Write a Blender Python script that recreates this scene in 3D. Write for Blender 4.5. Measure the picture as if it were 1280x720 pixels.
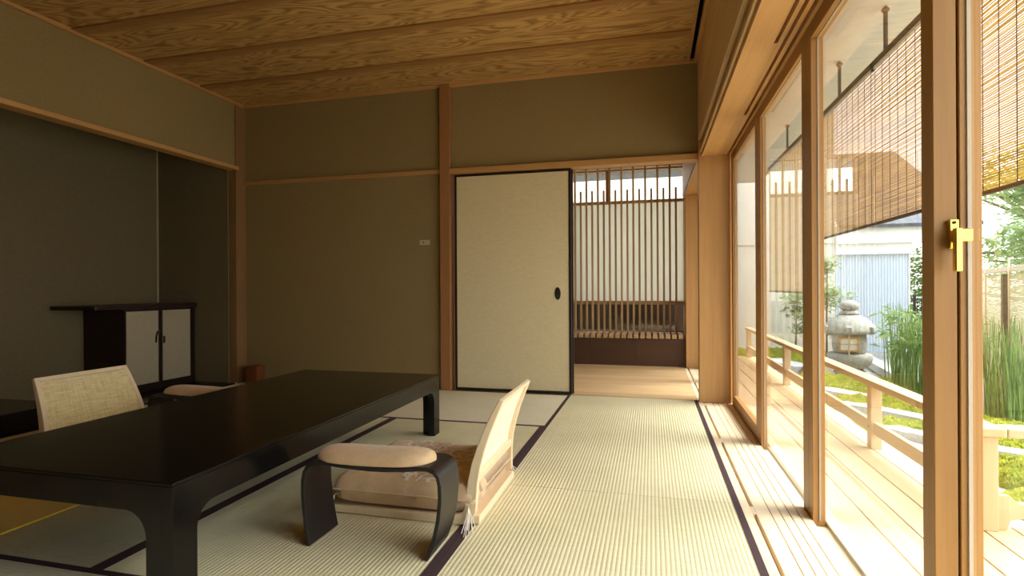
import bpy, bmesh, math, random
from mathutils import Vector, Matrix, noise
random.seed(7)
for _o in list(bpy.data.objects): bpy.data.objects.remove(_o)
S = bpy.context.scene
C = S.collection

# ------------------------------------------------------------------ camera
YAW, PIT, ROLL, FPX, EYE = math.radians(14.2324), math.radians(-.0088), math.radians(-.3078), 686.3, .85
fwd = Vector((-math.sin(YAW)*math.cos(PIT), math.cos(YAW)*math.cos(PIT), math.sin(PIT)))
rgt = Vector((math.cos(YAW), math.sin(YAW), 0)); upv = rgt.cross(fwd)
rx = rgt*math.cos(ROLL) + upv*math.sin(ROLL); ux = upv*math.cos(ROLL) - rgt*math.sin(ROLL)
cd = bpy.data.cameras.new('camera'); cam = bpy.data.objects.new('camera', cd); C.objects.link(cam)
cam.matrix_world = Matrix(((rx.x, ux.x, -fwd.x, 0), (rx.y, ux.y, -fwd.y, 0), (rx.z, ux.z, -fwd.z, EYE), (0, 0, 0, 1)))
cd.sensor_width = 36; cd.lens = 36*FPX/1280; cd.clip_start = .02; cd.clip_end = 300
S.camera = cam
# ------------------------------------------------------------------ sky, sun, exposure
W = bpy.data.worlds.new('sky'); S.world = W; W.use_nodes = True
wn = W.node_tree; wn.nodes.clear()
wo = wn.nodes.new('ShaderNodeOutputWorld'); wb = wn.nodes.new('ShaderNodeBackground')
tc = wn.nodes.new('ShaderNodeTexCoord'); sx = wn.nodes.new('ShaderNodeSeparateXYZ'); cr = wn.nodes.new('ShaderNodeValToRGB')
wn.links.new(tc.outputs['Generated'], sx.inputs[0]); wn.links.new(sx.outputs['Z'], cr.inputs[0])
cr.color_ramp.elements[0].position = 0; cr.color_ramp.elements[0].color = (1, .97, .92, 1)
cr.color_ramp.elements[1].position = .8; cr.color_ramp.elements[1].color = (.72, .84, 1, 1)
wn.links.new(cr.outputs[0], wb.inputs[0]); wb.inputs[1].default_value = 1.9
wn.links.new(wb.outputs[0], wo.inputs[0])
sl = bpy.data.lights.new('sun', 'SUN'); sl.energy = 5.6; sl.angle = math.radians(48); sl.color = (1, .95, .87)
sun = bpy.data.objects.new('sun', sl); C.objects.link(sun)
_sd = Vector((1.0, .06, 1.22)).normalized()          # towards the sun
sun.rotation_euler = _sd.to_track_quat('Z', 'Y').to_euler(); sun.location = (6, -2, 9)
S.view_settings.view_transform = 'Standard'; S.view_settings.look = 'None'
S.view_settings.gamma = 1; S.view_settings.use_curve_mapping = False
S.view_settings.exposure = 1.3
S.cycles.max_bounces = 14; S.cycles.diffuse_bounces = 8; S.cycles.glossy_bounces = 5; S.cycles.transparent_max_bounces = 24
S.cycles.transmission_bounces = 8; S.cycles.sample_clamp_indirect = 6; S.cycles.caustics_reflective = False; S.cycles.caustics_refractive = False
S.cycles.use_denoising = True

# ------------------------------------------------------------------ materials
def new_mat(name):
    m = bpy.data.materials.new(name); m.use_nodes = True
    t = m.node_tree; b = t.nodes['Principled BSDF']
    return m, t, b
def N(t, k, **kw):
    n = t.nodes.new(k)
    for a, v in kw.items(): setattr(n, a, v)
    return n
def coords(t, scale, rnd=True, kind='Object'):
    tcn = N(t, 'ShaderNodeTexCoord'); mp = N(t, 'ShaderNodeMapping'); mp.inputs['Scale'].default_value = scale
    if rnd:
        oi = N(t, 'ShaderNodeObjectInfo'); ml = N(t, 'ShaderNodeMath', operation='MULTIPLY'); ml.inputs[1].default_value = 37.0
        ad = N(t, 'ShaderNodeVectorMath', operation='ADD')
        t.links.new(oi.outputs['Random'], ml.inputs[0]); t.links.new(tcn.outputs[kind], ad.inputs[0]); t.links.new(ml.outputs[0], ad.inputs[1])
        t.links.new(ad.outputs[0], mp.inputs[0])
    else: t.links.new(tcn.outputs[kind], mp.inputs[0])
    return mp.outputs[0]
def ramp(t, src, stops):
    r = N(t, 'ShaderNodeValToRGB'); e = r.color_ramp.elements
    while len(e) < len(stops): e.new(.5)
    for i, (p, c) in enumerate(stops): e[i].position = p; e[i].color = (*c, 1)
    t.links.new(src, r.inputs[0]); return r.outputs[0]
def bump(t, b, src, strength, dist=.002):
    n = N(t, 'ShaderNodeBump'); n.inputs['Strength'].default_value = strength; n.inputs['Distance'].default_value = dist
    t.links.new(src, n.inputs['Height']); t.links.new(n.outputs[0], b.inputs['Normal'])
def noise_n(t, vec, scale, detail=4, rough=.55, dist=0):
    n = N(t, 'ShaderNodeTexNoise'); n.inputs['Scale'].default_value = scale; n.inputs['Detail'].default_value = detail
    n.inputs['Roughness'].default_value = rough; n.inputs['Distortion'].default_value = dist
    t.links.new(vec, n.inputs['Vector']); return n.outputs['Fac']
AX = {'X': (.6, 14, 14), 'Y': (14, .6, 14), 'Z': (14, 14, .6)}
_wc = {}
def wood(name, light, dark, axis='Y', rough=.5, grain=1.0, scale=1.0, vary=.12):
    key = name+axis
    if key in _wc: return _wc[key]
    m, t, b = new_mat(key)
    v = coords(t, tuple(a*scale for a in AX[axis]))
    f1 = noise_n(t, v, 1.6, 5, .6, .6); f2 = noise_n(t, v, 9, 3, .6)
    mx = N(t, 'ShaderNodeMix'); mx.inputs[0].default_value = .3
    t.links.new(f1, mx.inputs[2]); t.links.new(f2, mx.inputs[3])
    mid = tuple((a+c)/2 for a, c in zip(light, dark))
    lo = tuple(l+(d-l)*grain for l, d in zip(light, dark))
    col = ramp(t, mx.outputs[0], [(.33, lo), (.5, tuple(l+(q-l)*grain for l, q in zip(light, mid))), (.62, light)])
    hv = N(t, 'ShaderNodeHueSaturation'); oi = N(t, 'ShaderNodeObjectInfo'); mr = N(t, 'ShaderNodeMapRange')
    mr.inputs[3].default_value = 1-vary; mr.inputs[4].default_value = 1+vary
    t.links.new(oi.outputs['Random'], mr.inputs[0]); t.links.new(mr.outputs[0], hv.inputs['Value']); t.links.new(col, hv.inputs['Color'])
    t.links.new(hv.outputs[0], b.inputs['Base Color']); b.inputs['Roughness'].default_value = rough
    bump(t, b, f2, .12, .0015)
    _wc[key] = m; return m
def plain(name, col, rough=.5, metal=0, coat=0, spec=None):
    m, t, b = new_mat(name); b.inputs['Base Color'].default_value = (*col, 1); b.inputs['Roughness'].default_value = rough
    b.inputs['Metallic'].default_value = metal; b.inputs['Coat Weight'].default_value = coat
    if spec is not None: b.inputs['Specular IOR Level'].default_value = spec
    return m
def mottled(name, a, c, scale=40, rough=.9, bstr=.3, bscale=None, vec=(1, 1, 1), bd=.002, rnd=True):
    m, t, b = new_mat(name); v = coords(t, vec, rnd)
    f = noise_n(t, v, scale, 5, .65)
    t.links.new(ramp(t, f, [(.35, a), (.65, c)]), b.inputs['Base Color']); b.inputs['Roughness'].default_value = rough
    b.inputs['Specular IOR Level'].default_value = .25
    bump(t, b, noise_n(t, v, bscale or scale*3, 4, .7), bstr, bd); return m
HINOKI_L, HINOKI_D = (.58, .33, .125), (.45, .235, .075)
def hin(ax): return wood('cypress', HINOKI_L, HINOKI_D, ax, .5, .7)
def pale(ax): return wood('pale_cypress', (.86, .74, .55), (.76, .59, .38), ax, .4, .6, vary=.04)
def deckw(ax): return wood('deck_cedar', (.60, .44, .26), (.51, .345, .175), ax, .6, .6, vary=.05)
def brownw(ax): return wood('brown_pillar', (.40, .19, .075), (.30, .13, .045), ax, .5, .6)
def latt(ax): return wood('lattice_wood', (.52, .35, .18), (.38, .24, .11), ax, .55, .7)
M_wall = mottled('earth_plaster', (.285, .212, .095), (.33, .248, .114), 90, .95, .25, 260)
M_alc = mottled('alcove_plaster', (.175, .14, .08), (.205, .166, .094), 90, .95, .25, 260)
M_fusuma = mottled('fusuma_paper', (.68, .59, .37), (.76, .67, .44), 30, .85, .15, 200, (1, 1, 7))
M_black = plain('black_lacquer', (.004, .0035, .003), .16, spec=.34)
M_blacks = plain('black_lacquer_sides', (.0045, .004, .0035), .20, spec=.4)
M_blackm = plain('black_satin_lacquer', (.012, .009, .009), .38)
M_frame = plain('dark_lacquer_frame', (.018, .010, .008), .35)
M_cab = wood('dark_stained_wood', (.030, .014, .008), (.018, .008, .005), 'Z', .4, .6)
M_cabd = mottled('white_door_paper', (.42, .37, .26), (.47, .42, .30), 60, .85, .1)
M_void = plain('dark_slot', (.01, .008, .006), .8)
M_brass = plain('polished_brass', (.86, .62, .14), .25, 1)
M_switch = plain('ivory_plastic', (.55, .48, .34), .4)
M_border = mottled('tatami_border_cloth', (.052, .028, .034), (.078, .046, .053), 220, .8, .4, 500)
M_white = plain('pale_gasket', (.55, .50, .41), .6)
M_red = wood('reddish_box_wood', (.22, .065, .022), (.15, .038, .014), 'Z', .4, .6)
M_steel = plain('grey_bin', (.4, .4, .4), .5)

def tatami_mat(axis):
    m, t, b = new_mat('tatami_straw_'+axis)
    v = coords(t, (1, 1, 1)); vx = coords(t, (300, 14, 1) if axis == 'X' else (14, 300, 1)); 
    f = noise_n(t, vx, 1.0, 3, .6); g = noise_n(t, v, 3.0, 4, .6)
    c1 = ramp(t, f, [(.3, (.66, .60, .385)), (.7, (.78, .72, .495))] if axis == 'Y' else [(.3, (.76, .71, .53)), (.7, (.86, .81, .63))])  # crosswise mats get a lighter straw: their sheen is put into the colour
    c2 = ramp(t, g, [(.35, (.90, .92, .88)), (.65, (1, 1, 1))])
    mx = N(t, 'ShaderNodeMix', data_type='RGBA', blend_type='MULTIPLY'); mx.inputs[0].default_value = 1
    t.links.new(c1, mx.inputs[6]); t.links.new(c2, mx.inputs[7]); t.links.new(mx.outputs[2], b.inputs['Base Color'])
    b.inputs['Roughness'].default_value = .75; b.inputs['Specular IOR Level'].default_value = .3
    bump(t, b, f, .2, .001); return m
M_tat = {'Y': tatami_mat('Y'), 'X': tatami_mat('X')}

def ceiling_wood():
    m, t, b = new_mat('cedar_ceiling_grain')
    v = coords(t, (1.0, 5.5, 5.5)); f0 = noise_n(t, v, .9, 2.5, .45, .5)
    ml = N(t, 'ShaderNodeMath', operation='MULTIPLY'); ml.inputs[1].default_value = 125.0; t.links.new(f0, ml.inputs[0])
    sn = N(t, 'ShaderNodeMath', operation='SINE'); t.links.new(ml.outputs[0], sn.inputs[0])
    mr = N(t, 'ShaderNodeMapRange'); mr.inputs[1].default_value = -1; t.links.new(sn.outputs[0], mr.inputs[0])
    v2 = coords(t, (3, 70, 70)); f = noise_n(t, v2, 1, 4, .7); v3 = coords(t, (4, 16, 16)); f3 = noise_n(t, v3, 1.2, 4, .6)
    mx = N(t, 'ShaderNodeMix'); mx.inputs[0].default_value = .35; t.links.new(mr.outputs[0], mx.inputs[2]); t.links.new(f, mx.inputs[3])
    mx2 = N(t, 'ShaderNodeMix'); mx2.inputs[0].default_value = .42; t.links.new(mx.outputs[0], mx2.inputs[2]); t.links.new(f3, mx2.inputs[3])
    col = ramp(t, mx2.outputs[0], [(.26, (.25, .135, .036)), (.42, (.45, .255, .08)), (.55, (.56, .34, .12)), (.78, (.62, .39, .15))])
    # plain-sawn heart in the middle of a plank, straight reddish grain along one edge
    tcn = N(t, 'ShaderNodeTexCoord'); sx_ = N(t, 'ShaderNodeSeparateXYZ'); t.links.new(tcn.outputs['Object'], sx_.inputs[0])
    ad = N(t, 'ShaderNodeMath', operation='MULTIPLY_ADD'); ad.inputs[1].default_value = .10; t.links.new(f3, ad.inputs[0]); t.links.new(sx_.outputs['Y'], ad.inputs[2])
    e = N(t, 'ShaderNodeMapRange'); e.inputs[1].default_value = -.10; e.inputs[2].default_value = -.17; t.links.new(ad.outputs[0], e.inputs[0])
    edge = ramp(t, f, [(.3, (.27, .13, .04)), (.7, (.42, .22, .07))])
    mc = N(t, 'ShaderNodeMix', data_type='RGBA'); t.links.new(e.outputs[0], mc.inputs[0]); t.links.new(col, mc.inputs[6]); t.links.new(edge, mc.inputs[7])
    t.links.new(mc.outputs[2], b.inputs['Base Color']); b.inputs['Roughness'].default_value = .5; bump(t, b, f, .15, .001); return m
M_ceil = ceiling_wood()

def glass(name, tint=(1, 1, 1)):
    m, t, b = new_mat(name); t.nodes.remove(b); out = t.nodes['Material Output']
    tr = N(t, 'ShaderNodeBsdfTransparent'); tr.inputs[0].default_value = (*tint, 1)
    gl = N(t, 'ShaderNodeBsdfGlossy'); gl.inputs['Roughness'].default_value = .005; gl.inputs[0].default_value = (1, 1, 1, 1)
    fr = N(t, 'ShaderNodeFresnel'); fr.inputs[0].default_value = 1.5
    ge = N(t, 'ShaderNodeNewGeometry'); 
    # same index on both faces of the sheet
    io = N(t, 'ShaderNodeMix'); io.inputs[2].default_value = 1.5; io.inputs[3].default_value = 1/1.5
    t.links.new(ge.outputs['Backfacing'], io.inputs[0]); t.links.new(io.outputs[0], fr.inputs[0])
    mul = N(t, 'ShaderNodeMath', operation='MULTIPLY', use_clamp=True); mul.inputs[1].default_value = 1.0; t.links.new(fr.outputs[0], mul.inputs[0])
    mx = N(t, 'ShaderNodeMixShader'); t.links.new(mul.outputs[0], mx.inputs[0]); t.links.new(tr.outputs[0], mx.inputs[1]); t.links.new(gl.outputs[0], mx.inputs[2])
    t.links.new(mx.outputs[0], out.inputs[0]); return m
M_glass = glass('window_glass', (.97, .985, .975))
def translucent(name, col, f=.5):
    m, t, b = new_mat(name); out = t.nodes['Material Output']; b.inputs['Base Color'].default_value = (*col, 1); b.inputs['Roughness'].default_value = .8
    tl = N(t, 'ShaderNodeBsdfTranslucent'); tl.inputs[0].default_value = (*col, 1)
    mx = N(t, 'ShaderNodeMixShader'); mx.inputs[0].default_value = f
    t.links.new(b.outputs[0], mx.inputs[1]); t.links.new(tl.outputs[0], mx.inputs[2]); t.links.new(mx.outputs[0], out.inputs[0]); return m
M_frost = translucent('frosted_glass', (.84, .84, .77), .75)
def leafmat(name, a, c, f=.35):
    m, t, b = new_mat(name); out = t.nodes['Material Output']; v = coords(t, (1, 1, 1))
    col = ramp(t, noise_n(t, v, 6, 3, .7), [(.3, a), (.7, c)])
    t.links.new(col, b.inputs['Base Color']); b.inputs['Roughness'].default_value = .45
    tl = N(t, 'ShaderNodeBsdfTranslucent'); t.links.new(col, tl.inputs[0])
    mx = N(t, 'ShaderNodeMixShader'); mx.inputs[0].default_value = f
    t.links.new(b.outputs[0], mx.inputs[1]); t.links.new(tl.outputs[0], mx.inputs[2]); t.links.new(mx.outputs[0], out.inputs[0]); return m
M_moss = mottled('moss_green', (.20, .27, .03), (.42, .46, .07), 7, .95, .9, 60, (1, 1, 1), .02)
M_mossb = leafmat('moss_tips', (.32, .38, .03), (.62, .62, .10), .3)
M_leaf = leafmat('grey_green_leaves', (.16, .25, .08), (.40, .48, .22))
M_leafd = leafmat('mid_green_leaves', (.10, .20, .04), (.34, .46, .16))
M_leafl = leafmat('light_green_leaves', (.16, .27, .08), (.48, .60, .30))
M_reed = leafmat('horsetail_green', (.06, .15, .03), (.30, .46, .12), .15)
M_bark = mottled('bark', (.12, .09, .06), (.22, .17, .12), 30, .9, .6)
M_stone = mottled('grey_granite', (.27, .265, .225), (.44, .43, .385), 25, .95, .6, 70, bd=.006)
M_rock = mottled('brown_rock', (.16, .12, .085), (.30, .235, .17), 9, .95, .8, 30, bd=.02)
M_slab = mottled('pale_stone', (.40, .40, .41), (.58, .58, .58), 40, .9, .3, 120)
M_gravel = mottled('gravel_ground', (.36, .33, .27), (.62, .58, .50), 70, .95, 1, 90, bd=.01)
M_cream = mottled('cream_render', (.66, .62, .53), (.72, .68, .59), 12, .9, .2)
M_whitew = mottled('white_plaster', (.78, .78, .76), (.84, .84, .82), 12, .85, .1)
M_shed = plain('blue_grey_corrugated_steel', (.60, .66, .74), .5)
M_tile = mottled('grey_roof_tile', (.045, .048, .056), (.11, .115, .13), 12, .5, .3)
M_soffit = mottled('eave_board', (.56, .53, .47), (.62, .59, .53), 10, .7, .1)
M_strap = plain('dark_brown_strap', (.09, .055, .03), .7)
M_linen = None

# ------------------------------------------------------------------ mesh helpers
class MB:
    def __init__(s): s.v = []; s.f = []
    def add(s, vs, fs):
        o = len(s.v); s.v += [tuple(p) for p in vs]; s.f += [tuple(i+o for i in f) for f in fs]; return s
    def box(s, x0, x1, y0, y1, z0, z1):
        return s.add([(x0,y0,z0),(x1,y0,z0),(x1,y1,z0),(x0,y1,z0),(x0,y0,z1),(x1,y0,z1),(x1,y1,z1),(x0,y1,z1)],
              [(0,3,2,1),(4,5,6,7),(0,1,5,4),(1,2,6,5),(2,3,7,6),(3,0,4,7)])
    def obox(s, c, ax, ay, az, hx, hy, hz):
        vs = [Vector(c)+Vector(ax)*hx*i+Vector(ay)*hy*j+Vector(az)*hz*k for k in (-1,1) for j in (-1,1) for i in (-1,1)]
        return s.add(vs, [(0,2,3,1),(4,5,7,6),(0,1,5,4),(1,3,7,5),(3,2,6,7),(2,0,4,6)])
    def prism(s, pts, a0, a1, axis='y'):
        # pts: closed 2-D outline; axis 'y': (x,z) extruded in y; 'x': (y,z); 'z': (x,y)
        n = len(pts); mk = {'y': lambda p, a: (p[0], a, p[1]), 'x': lambda p, a: (a, p[0], p[1]), 'z': lambda p, a: (p[0], p[1], a)}[axis]
        vs = [mk(p, a0) for p in pts]+[mk(p, a1) for p in pts]
        return s.add(vs, [tuple(range(n)), tuple(range(2*n-1, n-1, -1))]+[(i, i+n, (i+1) % n+n, (i+1) % n) for i in range(n)])
    def ribbon(s, path, th, a0, a1):
        # path (x,z) with thickness th (number or list), extruded in y from a0 to a1 (numbers or per-point lists): one bent sheet
        n = len(path); P = [Vector((p[0], p[1])) for p in path]; L, R_ = [], []
        for i in range(n):
            d = (P[min(i+1, n-1)]-P[max(i-1, 0)]).normalized(); nr = Vector((-d.y, d.x)); h = (th[i] if hasattr(th, '__len__') else th)/2
            L.append(P[i]+nr*h); R_.append(P[i]-nr*h)
        g0 = a0 if hasattr(a0, '__len__') else [a0]*n; g1 = a1 if hasattr(a1, '__len__') else [a1]*n
        vs = []
        for i in range(n): vs += [(L[i].x, g0[i], L[i].y), (R_[i].x, g0[i], R_[i].y), (R_[i].x, g1[i], R_[i].y), (L[i].x, g1[i], L[i].y)]
        fs = [(0, 1, 2, 3), tuple(4*(n-1)+k for k in (3, 2, 1, 0))]
        for i in range(n-1):
            for k in range(4): fs.append((4*i+k, 4*(i+1)+k, 4*(i+1)+(k+1) % 4, 4*i+(k+1) % 4))
        return s.add(vs, fs)
    def tube(s, pts, r, n=8):
        P = [Vector(p) for p in pts]; m = len(P); vs = []
        for i in range(m):
            d = (P[min(i+1, m-1)]-P[max(i-1, 0)]).normalized(); a = d.orthogonal().normalized() if abs(d.z) < .95 else Vector((1, 0, 0))
            if abs(d.z) < .95: a = d.cross(Vector((0, 0, 1))).normalized()
            b = d.cross(a); rr = r[i] if hasattr(r, '__len__') else r
            vs += [P[i]+(a*math.cos(2*math.pi*k/n)+b*math.sin(2*math.pi*k/n))*rr for k in range(n)]
        fs = [tuple(range(n-1, -1, -1)), tuple((m-1)*n+k for k in range(n))]
        for i in range(m-1):
            for k in range(n): fs.append((i*n+k, i*n+(k+1) % n, (i+1)*n+(k+1) % n, (i+1)*n+k))
        return s.add(vs, fs)
    def lathe(s, prof, c=(0, 0), n=28, amp=0):
        vs = []; 
        for r, z in prof:
            for k in range(n):
                a = 2*math.pi*k/n; vs.append((c[0]+r*math.cos(a), c[1]+r*math.sin(a), z))
        m = len(prof); fs = [tuple(range(n-1, -1, -1)), tuple((m-1)*n+k for k in range(n))]
        for i in range(m-1):
            for k in range(n): fs.append((i*n+k, i*n+(k+1) % n, (i+1)*n+(k+1) % n, (i+1)*n+k))
        return s.add(vs, fs)
    def mesh(s, name, off=(0, 0, 0), smooth=False):
        me = bpy.data.meshes.new(name); ox, oy, oz = off
        me.from_pydata([(x-ox, y-oy, z-oz) for x, y, z in s.v], [], s.f); me.update()
        bm = bmesh.new(); bm.from_mesh(me); bmesh.ops.recalc_face_normals(bm, faces=bm.faces); bm.to_mesh(me); bm.free()
        if smooth: me.polygons.foreach_set('use_smooth', [True]*len(me.polygons))
        return me
def B(*a): return MB().box(*a)
def wloc(o):
    v = Vector((0, 0, 0))
    while o: v += o.location; o = o.parent
    return v
def obj(name, mb, mat, parent=None, bev=0, smooth=False, kind=None, seg=2, loc=None, subd=0):
    off = wloc(parent) if parent else Vector((0, 0, 0))
    own = Vector(loc) if loc is not None else Vector((0, 0, 0))
    me = mb.mesh(name, off if loc is None else own, smooth)
    o = bpy.data.objects.new(name, me); C.objects.link(o); me.materials.append(mat)
    if parent: o.parent = parent
    if loc is not None: o.location = own-off
    if kind: o['kind'] = kind
    if subd:
        d = o.modifiers.new('sub', 'SUBSURF'); d.levels = d.render_levels = subd
    if bev:
        b = o.modifiers.new('bevel', 'BEVEL'); b.width = bev; b.segments = seg; b.limit_method = 'ANGLE'; b.angle_limit = math.radians(40)
        if seg > 1: 
            for p in me.polygons: p.use_smooth = True
            b.harden_normals = True
    return o
def empty(name, loc=(0, 0, 0)):
    o = bpy.data.objects.new(name, None); C.objects.link(o); o.location = loc; o.empty_display_size = .1; return o
def thing(name, label, cat, loc=(0, 0, 0), group=None):
    o = empty(name, loc); o['label'] = label; o['category'] = cat
    if group: o['group'] = group
    return o
def tag(o, label, cat, group=None):
    o['label'] = label; o['category'] = cat
    if group: o['group'] = group
    return o
def struct(name, mb, mat, bev=0, label=None, cat=None, **k):
    o = obj(name, mb, mat, None, bev, **k); o['kind'] = 'structure'
    if label: o['label'] = label
    if cat: o['category'] = cat
    return o
def sroot(name, label, cat, loc=(0, 0, 0)):
    o = thing(name, label, cat, loc); o['kind'] = 'structure'; return o
def inst(o, loc=None, parent=None, rot=None):
    c = o.copy(); C.objects.link(c)
    if parent is not None: c.parent = parent
    if loc is not None: c.location = loc
    if rot is not None: c.rotation_euler = rot
    return c
def copy_tree(o, parent=None):
    c = o.copy(); C.objects.link(c); c.parent = parent
    for ch in list(o.children): copy_tree(ch, c)
    return c
def arc(cx, cz, r, a0, a1, n):
    return [(cx+r*math.cos(math.radians(a0+(a1-a0)*i/n)), cz+r*math.sin(math.radians(a0+(a1-a0)*i/n))) for i in range(n+1)]

# ------------------------------------------------------------------ room shell
XL, YB, ZC = -3.665, 4.33, 2.545       # left wall, back wall, ceiling
YN = -1.7                               # wall behind the camera
floor = sroot('floor', 'tatami floor with a cypress board strip along the windows', 'floor')
obj('subfloor', B(XL-.10, .565, YN-.1, 4.42, -.12, -.0535), M_void, floor)
def tatami(x0, x1, y0, y1, axis, borders):
    pitch = .0146; cross = (x1-x0) if axis == 'Y' else (y1-y0); n = int(cross/pitch); sub = 6; mb = MB(); pr = []
    g = .0006
    for i in range(n*sub+1):
        u = i/(n*sub); ph = (i % sub)/sub; pr.append((g+u*(cross-2*g), -.0012*(abs(math.cos(math.pi*ph))**5)))
    pr[0] = (pr[0][0], -.004); pr[-1] = (pr[-1][0], -.004)
    pts = pr+[(cross-g, -.054), (g, -.054)]
    if axis == 'Y': mb.prism([(x0+a, z) for a, z in pts], y0+g, y1-g, 'y')
    else: mb.prism([(y0+a, z) for a, z in pts], x0+g, x1-g, 'x')
    m = obj('tatami_mat', mb, M_tat[axis], floor, smooth=False)
    w = .0245
    for s in borders:
        if s == 'L': bb = (x0+.001, x0+w, y0, y1)
        if s == 'R': bb = (x1-w, x1-.001, y0, y1)
        if s == 'F': bb = (x0, x1, y0+.001, y0+w)
        if s == 'K': bb = (x0, x1, y1-w, y1-.001)
        obj('cloth_border', B(*bb, -.02, .0012), M_border, m)
XR = .332
tatami(-.643, XR, 2.302, 4.322, 'Y', 'LR'); tatami(-.643, XR, .30, 2.302, 'Y', 'LR'); tatami(-.643, XR, YN, .30, 'Y', 'LR')
tatami(-1.643, -.643, 1.31, 3.30, 'Y', 'LR'); tatami(-2.643, -1.643, 1.31, 3.30, 'Y', 'LR'); tatami(XL+.02, -2.643, 1.31, 3.30, 'Y', 'LR')
tatami(-2.643, -.643, 3.30, 4.322, 'X', 'FK'); tatami(XL+.02, -2.643, 3.30, 4.322, 'Y', 'LR')
tatami(-2.643, -.643, .30, 1.31, 'X', 'FK'); tatami(XL+.02, -2.643, .30, 1.31, 'Y', 'LR')
tatami(-2.643, -.643, YN, .30, 'Y', 'LR'); tatami(XL+.02, -2.643, YN, .30, 'Y', 'LR')
# board strip with a slot and sliding-door tracks, running on past the end panel
YE = 6.05
for x0, x1 in ((XR, .364), (.377, .4285), (.4315, .4635), (.4665, .4955), (.4985, .5285), (.5315, .5645)):
    obj('floor_board', B(x0, x1, YN, YE+.4, -.05, -.0005), pale('Y'), floor, .0015)
obj('track_bed', B(.429, .5645, YN, YE+.4, -.06, -.006), pale('Y'), floor)
obj('slot_bed', B(.364, .377, YN, YE+.4, -.06, -.045), hin('Y'), floor)
for y in (-.72, .28, 1.28, 2.25, 3.235, 4.2, 5.2):
    obj('slot_bridge', B(.364, .377, y-.035, y+.035, -.04, -.0008), pale('Y'), floor)

# ceiling
ceil = sroot('ceiling', 'grained cedar plank ceiling running across the room', 'ceiling')
obj('ceiling_backing', B(XL-.95, .36, YN-.1, 4.45, 2.575, 2.64), M_void, ceil)
ys = [4.335-.525*i for i in range(13)]
for i in range(12):
    y1, y0 = ys[i], ys[i+1]
    mb = MB().prism([(y0-.004, ZC+.0), (y1, ZC+.012), (y1, ZC+.026), (y0-.004, ZC+.014)], XL+.02, .265, 'x')
    obj('ceiling_plank', mb, M_ceil, ceil, loc=((XL+.265)/2, (y0+y1)/2, ZC))
obj('edge_trim', B(.265, .287, YN, 4.32, ZC-.006, ZC+.03), hin('Y'), ceil)
obj('curtain_slot', B(.287, .316, YN, 4.32, ZC+.03, ZC+.034), M_void, ceil)
obj('edge_trim', B(.316, .341, YN, 4.32, ZC-.012, ZC+.03), hin('Y'), ceil)

# walls
wb_ = struct('wall_back', B(XL-.1, -1.70, YB+.015, YB+.09, -.12, ZC+.03).box(-1.62, .341, YB+.015, YB+.09, 1.845, ZC+.03), M_wall,
             label='olive brown plaster back wall beside the sliding paper door', cat='wall')
wl_ = sroot('wall_left', 'olive plaster left wall with a wide alcove opening', 'wall')
obj('upper_plaster', B(XL-.07, XL, YN, 4.24, 1.968, ZC+.03), M_wall, wl_)
obj('lower_plaster', B(XL-.07, XL, YN, .70, -.12, 1.94), M_wall, wl_)
struct('wall_near', B(XL-.1, .68, YN-.09, YN, -.1, 2.64), M_wall, label='plaster wall behind the viewer', cat='wall')
# alcove
alc = sroot('wall_alcove', 'dark plaster alcove set back in the left wall', 'alcove wall')
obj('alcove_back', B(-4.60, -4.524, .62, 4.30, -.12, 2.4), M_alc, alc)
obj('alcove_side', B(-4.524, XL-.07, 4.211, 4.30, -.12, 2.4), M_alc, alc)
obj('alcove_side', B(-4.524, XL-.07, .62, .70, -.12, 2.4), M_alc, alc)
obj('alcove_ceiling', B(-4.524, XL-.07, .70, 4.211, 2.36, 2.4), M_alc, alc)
obj('alcove_floor', B(-4.524, XL-.01, 2.72, 4.211, -.11, .001), M_black, alc)
obj('corner_strip', B(-4.526, -4.514, 4.201, 4.213, .73, 2.36), M_switch, alc)
obj('alcove_platform', B(-4.524, XL+.01, .70, 2.72, -.05, .128), M_black, alc, .004)
# timber trims
trims = [
 ('trim_1', B(XL-.075, XL+.03, YN, 4.24, 1.935, 1.968), hin('Y'), 'slim cypress lintel along the top of the alcove opening'),
 ('trim_2', B(XL-.07, XL+.012, 4.221, YB+.02, 0, ZC), wood('dull_post', (.30, .17, .075), (.22, .115, .045), 'Z', .5, .6), 'slim brown corner post between alcove and back wall'),
 ('trim_3', B(XL, XL+.02, YN, 4.32, ZC-.018, ZC+.02), hin('Y'), 'thin cypress ceiling bead above the left wall'),
 ('trim_4', B(XL+.02, .341, 4.31, YB+.02, ZC-.010, ZC+.012), hin('X'), 'thin cypress ceiling bead above the back wall'),
 ('trim_5', B(XL+.012, -1.708, 4.315, YB+.02, 1.812, 1.847), hin('X'), 'slim horizontal cypress rail across the left back wall'),
 ('trim_6', B(-1.622, .341, 4.30, 4.42, 1.800, 1.846), hin('X'), 'cypress lintel above the sliding paper door'),
]
for n, mb, m, lab in trims: struct(n, mb, m, .002, lab, 'trim')
struct('pillar_1', B(-1.708, -1.622, 4.295, 4.42, 0, ZC+.01), brownw('Z'), .003, 'square reddish brown post between plaster wall and paper door', 'pillar')
obj('floor_sill', B(-1.622, XR, 4.322, 4.345, -.03, .0), hin('X'), floor)
struct('pillar_2', B(.341, .560, 4.255, 4.345, 0, ZC), wood('cypress', HINOKI_L, HINOKI_D, 'Z', .5, .7), .003, 'wide pale cypress panel at the far end of the windows', 'pillar')
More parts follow.
